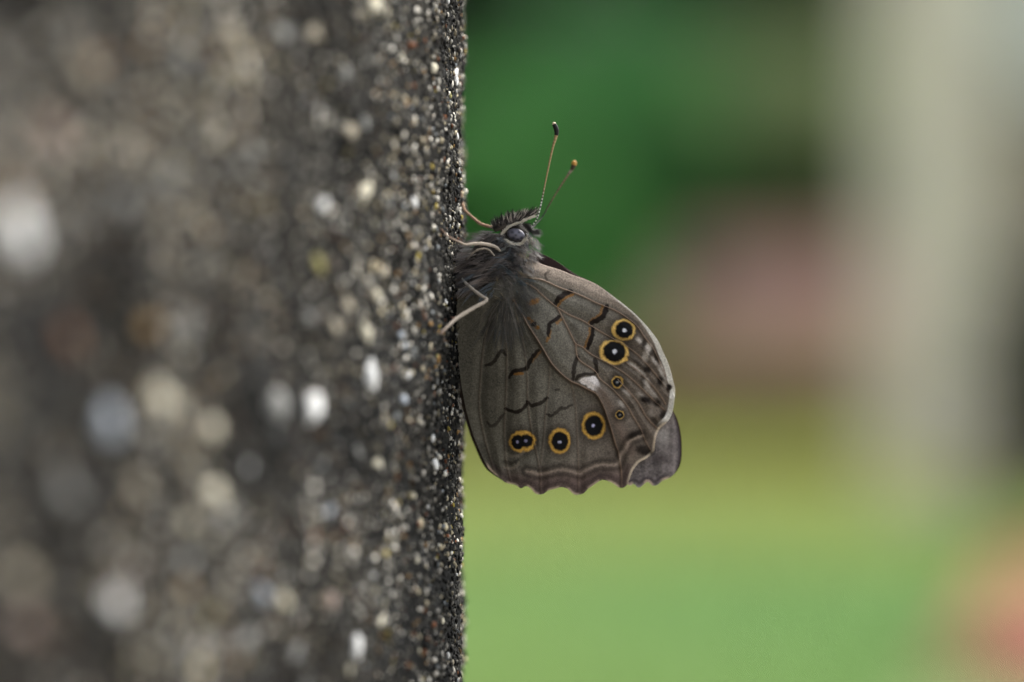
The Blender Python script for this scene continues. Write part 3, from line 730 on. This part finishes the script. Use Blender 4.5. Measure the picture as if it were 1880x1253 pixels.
# far pair of wings, mirrored behind the near pair
def far_out(o, ox, oy):
    c = np.array([1010, 640.]); return o + np.array([ox, oy]) + (o - c) * .0
far_h = far_out(hindo, 0, 0).copy()
lf = far_h[:, 0] < 930; far_h[lf, 0] -= 5.5 * sstep(690, 730, far_h[lf, 1]) * sstep(895, 860, far_h[lf, 1])
far_h[:, 0] -= 3 * sstep(1180, 1230, far_h[:, 0]); far_h[:, 1] -= 2.5 * sstep(870, 900, far_h[:, 1])
def farh_d(px, py): return 2 * sym(px, py) - near_d(px, py) * .55 - sym(px, py) * .45 + .15
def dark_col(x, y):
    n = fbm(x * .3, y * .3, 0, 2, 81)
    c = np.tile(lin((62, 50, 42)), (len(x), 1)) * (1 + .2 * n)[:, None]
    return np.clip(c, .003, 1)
grid_wing('hindwing', far_h, farh_d, dark_col, WING, bf, step=2.5)
far_f = foreo.copy(); far_f[:, 0] += 2.8 * sstep(1225, 1245, far_f[:, 0]); far_f[:, 1] -= 1.5 * sstep(700, 480, far_f[:, 1]) + 2 * sstep(860, 890, far_f[:, 1])
def farf_d(px, py): return np.maximum(sym(px, py) + .30, sym(px, py) + (wing_base(px, py) - .45) * .7 + .3)
grid_wing('forewing', far_f, farf_d, dark_col, WING, bf, step=2.5)

# body: abdomen, thorax, neck and head in one continuous skin
BODY = mat('body_skin', attr='Col', rough=.8, ncol=.3, nscale=2500, bump=.5, bscale=4000, bdist=.00006)
bp = [(882, 790, 4.6, .25), (884, 770, 4.5, .6), (888, 735, 4.2, .9), (893, 690, 3.9, 1.05), (899, 640, 3.5, 1.15), (903, 590, 3.0, 1.3), (906, 555, 2.5, 1.5), (905, 530, 2.1, 2.4), (908, 505, 1.9, 3.0), (912, 482, 1.8, 2.95), (922, 466, 1.7, 2.5), (935, 453, 1.7, 2.0), (942, 443, 1.7, 1.7), (946, 432, 1.7, 1.55), (951, 420, 1.7, 1.3), (955, 411, 1.7, .7), (956, 408, 1.7, .15)]
bc = catmull(bp, 6); V, F = tube(P(bc[:, 0], bc[:, 1], bc[:, 2]), bc[:, 3] / 1000, 40, flat=(1, .95))
cb = np.tile(np.array([.035, .030, .026]), (len(V), 1))
obj('body', V, F, BODY, bf, cb)

# eyes with dark pseudopupils
EYE = mat('eye', attr='Col', rough=.42, spec=.35)
for sgn, dc in ((-1, .35), (1, 3.05)):
    nu, nv = 48, 32; vs = []; uu = []
    for i in range(nv + 1):
        for j in range(nu):
            a = math.pi * i / nv; b = 2 * math.pi * j / nu
            u, v, t = math.sin(a) * math.cos(b), math.sin(a) * math.sin(b), math.cos(a)
            uu.append((u, v, t)); c, s = math.cos(.18), math.sin(.18)
            ex, ey = u * 16.5 * c - v * 11.0 * s, u * 16.5 * s + v * 11.0 * c
            vs.append(P(947 + ex, 431 + ey, dc + sgn * t * .62))
    uu = np.array(uu); fs = [(i * nu + j, i * nu + (j + 1) % nu, (i + 1) * nu + (j + 1) % nu, (i + 1) * nu + j) for i in range(nv) for j in range(nu)]
    c = np.tile(lin((112, 110, 122)), (len(vs), 1))
    c = c * (1 + .12 * np.sin(uu[:, 0] * 90) * np.sin(uu[:, 1] * 70))[:, None]
    for sx, sy, r_ in ((-.45, -.28, .22), (.32, -.45, .18), (.02, .12, .16), (.72, .38, .2), (-.2, .62, .2), (-.85, .1, .15), (.35, .75, .16)):
        c = mixc(c, lin((28, 28, 36)), .85 * np.exp(-((uu[:, 0] - sx) ** 2 + ((uu[:, 1] - sy) * .8) ** 2) / r_ ** 2))
    obj('eye', np.array(vs), fs, EYE, bf, c)

# hair ---------------------------------------------------------------------------------------
HAIR = mat('hair', attr='Col', rough=.45, spec=.4)
def hairs(name, roots, dirs, length, rad, cols, droop=0.0, wob=.18, parent=None, seg=4, tipfade=None, clump=0):
    """roots (n,3) in px,py,d ; dirs (n,3) px/py/d(mm*K) direction ; length px ; rad mm"""
    n = len(roots); r = np.random.default_rng(len(name) * 97 + n)
    dirs = dirs / np.linalg.norm(dirs, axis=1)[:, None]
    pull = np.zeros((n, 3))
    wv = r.normal(0, wob, (n, 3))
    if clump:
        ci = r.choice(n, min(clump, n), replace=False)
        dist = ((roots[:, None, :2] - roots[None, ci, :2]) ** 2).sum(2) + ((roots[:, None, 2] - roots[None, ci, 2]) * K) ** 2 * .5
        own = ci[dist.argmin(1)]
        dirs = dirs[own] * .85 + dirs * .15; dirs /= np.linalg.norm(dirs, axis=1)[:, None]
        cols = cols[own] * (.75 + .5 * r.random((n, 1))); length = length[own] * (.75 + .4 * r.random(n)); wv = wv[own] * 1.6 + wv * .3
        pull = (roots[own] - roots) * .75
    pts = [roots]; p = roots.copy(); d = dirs.copy()
    for k in range(seg):
        st = d * (length / seg)[:, None]; p = p + st * np.array([1, 1, 1 / K]) + pull / seg; pts.append(p.copy())
        d = d + wv / seg + np.array([0, droop / seg, 0]); d /= np.linalg.norm(d, axis=1)[:, None]
    W = np.stack([P(q[:, 0], q[:, 1], q[:, 2]) for q in pts], 1)          # n,seg+1,3
    T = np.gradient(W, axis=1); T /= np.linalg.norm(T, axis=2)[..., None] + 1e-12
    a = np.cross(T, np.array([0.1, 1, .05])); a /= np.linalg.norm(a, axis=2)[..., None] + 1e-12; b = np.cross(a, T)
    tp = (1 - (np.linspace(0, 1, seg + 1)) ** 1.5 * .88)[None, :, None]; R = (rad / 1000)[:, None, None] * tp
    V = np.stack([W + R * a, W + R * (-.5 * a + .866 * b), W + R * (-.5 * a - .866 * b)], 2).reshape(-1, 3)
    base = (np.arange(n) * (seg + 1) * 3)[:, None, None]
    q = []
    for s in range(seg):
        for j in range(3):
            k = (j + 1) % 3; q.append((s * 3 + j, s * 3 + k, (s + 1) * 3 + k, (s + 1) * 3 + j))
    F = (np.array(q)[None] + base).reshape(-1, 4)
    C = np.repeat(cols[:, None], (seg + 1) * 3, 1)
    if tipfade is not None:
        t = np.repeat(np.linspace(0, 1, seg + 1), 3)[None, :, None] ** 1.2; C = C * (1 - t) + np.asarray(tipfade) * t
    o = obj(name, V, F, HAIR, parent or bf, C.reshape(-1, 3)); o['kind'] = 'stuff'; return o
def pal(n, r, cs, p=None, jit=.3):
    cs = np.array(cs); k = r.choice(len(cs), n, p=p); return cs[k] * r.uniform(1 - jit, 1 + jit, (n, 1))

r = np.random.default_rng(55)
def tube_surface(n, i0, i1, front=.9):
    """random points on the near side of the body tube, between path fractions"""
    k = r.uniform(i0, i1, n) * (len(bc) - 1); i = np.clip(k.astype(int), 0, len(bc) - 2); f = (k - i)[:, None]
    q = bc[i] * (1 - f) + bc[i + 1] * f
    th = r.uniform(-np.pi * front, np.pi * front, n)            # 0 = straight to the lens
    px = q[:, 0] + np.sin(th) * q[:, 3] * K * .96; d = q[:, 2] - np.cos(th) * q[:, 3] * .92
    return np.stack([px, q[:, 1], d], -1), th
# thorax fur sweeping towards the post
n = 2300; ro, th = tube_surface(n, .42, .66, .62)
dr = np.stack([-1.0 + .0 * th, .30 + r.normal(0, .22, n) + .004 * (ro[:, 1] - 490), -.35 * np.cos(th) + r.normal(0, .15, n)], -1)
hairs('thorax_fur', ro, dr, r.uniform(22, 55, n), r.uniform(.014, .034, n), pal(n, r, [(.13, .105, .092), (.26, .215, .19), (.035, .030, .028), (.11, .13, .15), (.50, .45, .42)], [.30, .26, .18, .14, .12]), droop=.35, clump=210)
# pale fluffy fringe on the chest side
n = 900; y = r.uniform(425, 525, n); ro = np.stack([np.interp(y, [425, 450, 480, 525], [905, 866, 858, 862]) + r.normal(0, 5, n), y, r.uniform(-.6, 3.5, n)], -1)
dr = np.stack([-1 + r.normal(0, .2, n), np.interp(y, [425, 460, 525], [-.15, .2, .9]) + r.normal(0, .25, n), r.normal(0, .3, n)], -1)
hairs('chest_fur', ro, dr, r.uniform(16, 34, n), r.uniform(.010, .020, n), pal(n, r, [(.30, .27, .26), (.16, .13, .12), (.42, .41, .42)]), droop=.3, clump=120)
# neck, cheek and nape
n = 1500; ro = np.stack([r.uniform(888, 985, n), r.uniform(428, 478, n), r.uniform(-.6, .8, n)], -1)
ok = (np.hypot((ro[:, 0] - 947) / 19, (ro[:, 1] - 431) / 15) > 1) & (ro[:, 1] > 424 + .1 * np.abs(ro[:, 0] - 940)); ro = ro[ok]; n = len(ro)
dr = np.stack([np.clip((ro[:, 0] - 940) / 40, -1, 1) + r.normal(0, .2, n), .75 + r.normal(0, .2, n), -.3 + r.normal(0, .2, n)], -1)
hairs('neck_fur', ro, dr, r.uniform(10, 26, n), r.uniform(.011, .022, n), pal(n, r, [(.10, .085, .08), (.05, .042, .04), (.24, .21, .19), (.10, .12, .14)], [.4, .3, .18, .12]), droop=.2, clump=170)
# ruffled wing-root tuft, bluish
n = 800; ro = np.stack([r.normal(944, 16, n), r.normal(500, 19, n), r.uniform(-1.35, -.5, n)], -1)
dr = np.stack([.7 + r.normal(0, .45, n), .55 + r.normal(0, .4, n), -.05 + r.normal(0, .25, n)], -1)
hairs('root_fur', ro, dr, r.uniform(10, 27, n), r.uniform(.012, .024, n), pal(n, r, [(.07, .062, .06), (.055, .075, .085), (.16, .135, .12), (.20, .15, .08), (.03, .028, .028)], [.35, .22, .2, .05, .18]), droop=.3, clump=80)
# long hairs lying down over the wing base
n = 750; a = r.normal(1.66, .36, n); q = r.uniform(0, 1, n) ** .8 * 70; ro = np.stack([930 + np.cos(a) * q + r.normal(0, 6, n), 543 + np.sin(a) * q, np.zeros(n)], -1)
ro[:, 2] = near_d(ro[:, 0], ro[:, 1]) - .06
dr = np.stack([np.cos(a) * .9 + r.normal(0, .08, n), np.sin(a), np.full(n, -.02)], -1); ln_ = r.uniform(18, 60, n)
e = ro + dr * ln_[:, None]; dr[:, 2] = (near_d(e[:, 0], e[:, 1]) - .08 - ro[:, 2]) * K / ln_
hairs('wing_base_hair', ro, dr, ln_, r.uniform(.008, .016, n), pal(n, r, [(.11, .10, .085), (.16, .145, .125), (.065, .078, .086), (.04, .035, .03), (.24, .215, .185)], [.34, .22, .16, .18, .10]), wob=.08, clump=260)
# inner-margin down, fine short pile over the cell base
n = 420; ro = np.stack([r.normal(965, 14, n), r.normal(548, 24, n), np.zeros(n)], -1); ro[:, 2] = near_d(ro[:, 0], ro[:, 1]) - .03
dr = np.stack([.55 + r.normal(0, .15, n), .83 + r.normal(0, .15, n), np.full(n, -.06)], -1)
hairs('cell_down', ro, dr, r.uniform(6, 16, n), r.uniform(.009, .014, n), pal(n, r, [(.11, .10, .088), (.06, .065, .07), (.07, .062, .055)]), wob=.1)

# labial palps: bristly crest above the eye with a cream underline
PALP = mat('palp_skin', attr='Col', rough=.8)
for dc in (.6, 2.7):
    pc = catmull([(908, 421, dc + .3, .3), (922, 414, dc, .48), (940, 408, dc, .5), (958, 403, dc, .4), (971, 398, dc, .24), (979, 395, dc, .07)], 6)
    V, F = tube(P(pc[:, 0], pc[:, 1], pc[:, 2]), pc[:, 3] / 1000, 14); palp = obj('palp', V, F, PALP, bf, np.tile(np.array([.12, .10, .088]), (len(V), 1)))
    n = 820; k = r.integers(0, len(pc), n); th = r.uniform(-1.2, 1.9, n)
    ro = np.stack([pc[k, 0] + r.normal(0, 1.5, n), pc[k, 1] - np.cos(th) * pc[k, 3] * K * .85, pc[k, 2] - np.sin(th) * pc[k, 3] * .9 - .05], -1)
    dr = np.stack([-.05 + .9 * sstep(930, 985, ro[:, 0]) - .55 * sstep(935, 900, ro[:, 0]) + r.normal(0, .15, n), -np.cos(th) - .35 + r.normal(0, .12, n), -np.sin(th) * .6], -1)
    hairs('palp_bristle', ro, dr, r.uniform(9, 18, n), r.uniform(.014, .030, n), pal(n, r, [(.014, .012, .012), (.50, .45, .40), (.05, .042, .038)], [.60, .22, .18]), wob=.14, parent=palp, clump=150)
# cream stripe above and cream rim below the eye, made of short scales
def scale_row(name, pts, n, wd, cols, dz, dirv, ln0=(4, 8), rr=(.014, .026)):
    c = catmull(pts, 10); k = r.integers(0, len(c), n)
    ro = np.stack([c[k, 0] + r.normal(0, wd * .4, n), c[k, 1] + r.normal(0, wd * .32, n), np.full(n, dz) + r.normal(0, .05, n)], -1)
    tg = np.gradient(c, axis=0)[k]; dr = np.stack([tg[:, 0] * dirv + r.normal(0, .25, n), tg[:, 1] * dirv + r.normal(0, .25, n), np.full(n, -.25)], -1)
    hairs(name, ro, dr, r.uniform(*ln0, n), r.uniform(*rr, n), pal(n, r, cols, jit=.2), wob=.05)
CRM = [(.72, .66, .54), (.60, .53, .41), (.82, .78, .70)]
scale_row('eye_rim', [(928, 440), (936, 446), (947, 448.5), (957, 447), (964, 440)], 420, 3.2, CRM, -.42, 1)
scale_row('eye_stripe', [(920, 431), (926, 424), (934, 417), (945, 412), (957, 408), (969, 402), (980, 398)], 520, 2.8, CRM, -.22, 1, (4, 9))
scale_row('cheek_scales', [(968, 432), (974, 440), (978, 448)], 160, 6, CRM + [(.3, .27, .25)], .0, 1)
scale_row('antenna_tuft', [(960, 412), (968, 416), (976, 424), (984, 426)], 340, 7, [(.02, .017, .017), (.04, .035, .03)], .1, 1, (8, 16))
scale_row('neck_scales', [(912, 437), (925, 442), (930, 446)], 130, 4, [(.35, .37, .38), (.25, .22, .2)], -.3, 1)
scale_row('chest_scales', [(918, 462), (934, 452), (948, 456), (962, 462)], 150, 4, [(.25, .26, .24), (.16, .15, .13)], -.75, 1)

# antennae
ANT = mat('antenna_skin', attr='Col', rough=.6)
def antenna(pts, dz, near):
    c = catmull(pts, 14); n = len(c); d = np.interp(np.linspace(0, 1, n), [0, 1], dz)
    L = np.concatenate([[0], np.cumsum(np.linalg.norm(np.diff(c, axis=0), axis=1))]); t = L / L[-1]
    rad = np.interp(t, [0, .05, .55, .9, 1], [.10, .075, .075, .11, .16])
    V, F = tube(P(c[:, 0], c[:, 1], d), rad / 1000, 12)
    w_, b_ = np.array([.72, .72, .64]), np.array([.012, .011, .010]); tn = np.array([.46, .31, .15])
    band = (np.mod(L / 6.0, 1) < .52)[:, None]
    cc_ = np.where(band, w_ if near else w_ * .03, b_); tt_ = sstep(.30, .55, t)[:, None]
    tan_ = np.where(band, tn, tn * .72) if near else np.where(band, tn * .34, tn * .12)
    col = cc_ * (1 - tt_) + tan_ * tt_
    C = np.repeat(col, 12, 0)
    # cosine around the flagellum, not applied to the colour
    side = np.tile(np.cos(np.linspace(0, 2 * np.pi, 12, endpoint=False)), n)
    return obj('antenna', V, F, ANT, bf, C), c, d
a1, c1, d1_ = antenna([(966, 424), (974, 418), (981, 410), (987, 399), (993, 376), (998, 352), (1006, 312), (1014, 275), (1020.5, 252)], (.7, .1), True)
a2, c2, d2_ = antenna([(968, 425), (977, 419), (986, 410), (996, 398), (1012, 370), (1028, 344), (1043, 321), (1049, 313)], (2.2, 7.0), False)
def club(par, pts, d, rads, cols):
    c = catmull(pts, 8); n = len(c); t = np.linspace(0, 1, n)
    V, F = tube(P(c[:, 0], c[:, 1], np.full(n, d)), np.interp(t, np.linspace(0, 1, len(rads)), rads) / 1000, 14)
    C = np.repeat(np.where((t < .12)[:, None], np.array(cols[0]), np.where((t < cols[3])[:, None], np.array(cols[1]), np.array(cols[2]))), 14, 0)
    obj('club', V, F, ANT, par, C)
club(a1, [(1020.2, 253), (1021.8, 246), (1021.5, 239), (1019, 232), (1016.5, 227), (1015, 225)], .1, [.15, .22, .26, .25, .2, .05], [(.40, .27, .13), (.008, .008, .007), (.66, .52, .36), .74])
club(a2, [(1048, 315), (1051, 309), (1053.5, 303), (1054, 298), (1053.5, 295)], 7.0, [.14, .22, .27, .26, .08], [(.25, .16, .07), (.05, .035, .02), (.52, .26, .05), .5])

# legs
LEG = mat('leg_skin', attr='Col', rough=.8, spec=.15, ncol=.45, nscale=9000, bump=.6, bscale=9000, bdist=.00004)
def leg(pts, rads, col, foot=True):
    p = catmull(pts, 8); n = len(p); t = np.linspace(0, 1, n)
    rr = np.interp(t, np.linspace(0, 1, len(rads)), rads) * (1 + .10 * np.sin(np.arange(n) * 1.1) ** 3)
    V, F = tube(P(p[:, 0], p[:, 1], p[:, 2]), rr / 1000, 12)
    c = np.asarray(col)[None] if np.ndim(col) == 1 else np.stack([np.interp(t, np.linspace(0, 1, len(col)), np.array(col)[:, k]) for k in range(3)], -1)
    C = np.repeat(np.broadcast_to(c, (n, 3)), 12, 0)
    o = obj('leg', V, F, LEG, bf, C)
    rg = np.random.default_rng(n + int(p[0, 0])); nh = 90; k = rg.integers(2, n - 1, nh); th = rg.uniform(0, 6.283, nh)
    tg = np.gradient(p, axis=0)[k]; tg[:, 2] *= K; tg /= np.linalg.norm(tg, axis=1)[:, None]
    ax = np.stack([-tg[:, 1], tg[:, 0], 0 * th], -1); ax /= np.linalg.norm(ax, axis=1)[:, None] + 1e-9
    out = ax * np.cos(th)[:, None] + np.array([0, 0, -1.]) * np.sin(th)[:, None]
    ro = p[k] + out * (rr[k] * .9)[:, None] * np.array([K, K, 1])
    hairs('leg_hair', ro, out * .7 + tg * .9, rg.uniform(3, 7, nh), rg.uniform(.008, .014, nh), C.reshape(n, 12, 3)[k, 0] * rg.uniform(.4, 1.2, (nh, 1)), parent=o, seg=2)
    e = p[-1]; vs, fs = [], []
    for s in (-1, 1):
        v, f = tube(P([e[0], e[0] - 2.5, e[0] - 4], [e[1], e[1] + s * 2, e[1] + s * 1.5], [e[2], e[2] - .1, e[2]]), np.array([.05, .035, .01]) / 1000, 6)
        q = len(vs); vs += list(v); fs += [tuple(i + q for i in g) for g in f]
    obj('claw', vs, fs, LEG, o, np.tile(np.array([.1, .07, .05]), (len(vs), 1)))
    return o
def on_wall(x): return float(wall_d(x)) - .35
TANL, CRL = (.40, .25, .165), (.43, .365, .295)
leg([(914, 420, 2.9), (905, 418, 3.4), (888, 413.5, 4.2), (879, 409, 4.4), (866, 398, 4.8), (855, 388, 5.2), (849.5, 377, 5.6), (847.5, 363, 6.0), (846.5, 349, 6.4)], [.14, .15, .16, .15, .13, .12, .12, .11, .09], TANL)
leg([(918, 461, -.9), (912, 455, -1.2), (902, 451, -1.5), (886, 448, -1.9), (868, 448, -2.4), (855, 449.5, -2.8), (844, 445, -3.4), (830, 438.5, -4.6), (818, 430, -5.6), (810, 421, on_wall(810))], [.10, .15, .17, .17, .16, .11, .10, .09, .08, .05], [CRL, CRL, CRL, (.30, .22, .17), (.26, .16, .11)])
leg([(908, 470, -1.2), (896, 458, -1.55), (880, 458, -1.5), (868, 465, -1.2), (858, 476, -1.0)], [.06, .08, .09, .08, .04], [CRL, CRL, (.2, .17, .14)])
lg = leg([(848, 512, -.6), (856, 521, -1.2), (871, 534, -2.1), (885, 544.5, -2.9), (893.5, 550, -3.3), (888, 556, -3.5), (877, 561.5, -3.9), (858, 572.5, -4.6), (837, 586, -5.6), (824, 598, -6.6), (812, 610, -7.4), (804, 619, on_wall(804))], [.13, .15, .16, .16, .17, .17, .18, .19, .19, .15, .13, .08], [(.30, .28, .25), CRL, CRL, CRL, CRL, (.40, .34, .28), (.26, .15, .1)])
V, F = tube(P([836, 832, 828.5], [586, 583.5, 583], [-5.7, -5.9, -6.1]), np.array([.07, .045, .01]) / 1000, 6); obj('spur', V, F, LEG, lg, np.tile(np.array([.3, .16, .12]), (len(V), 1)))
leg([(905, 500, 4.4), (885, 520, 6.5), (868, 540, 8.5), (856, 552, 10.5)], [.16, .17, .13, .08], TANL)
leg([(900, 520, 4.2), (884, 545, 6.0), (868, 575, 7.6), (853, 592, 9.0)], [.16, .17, .13, .08], TANL)
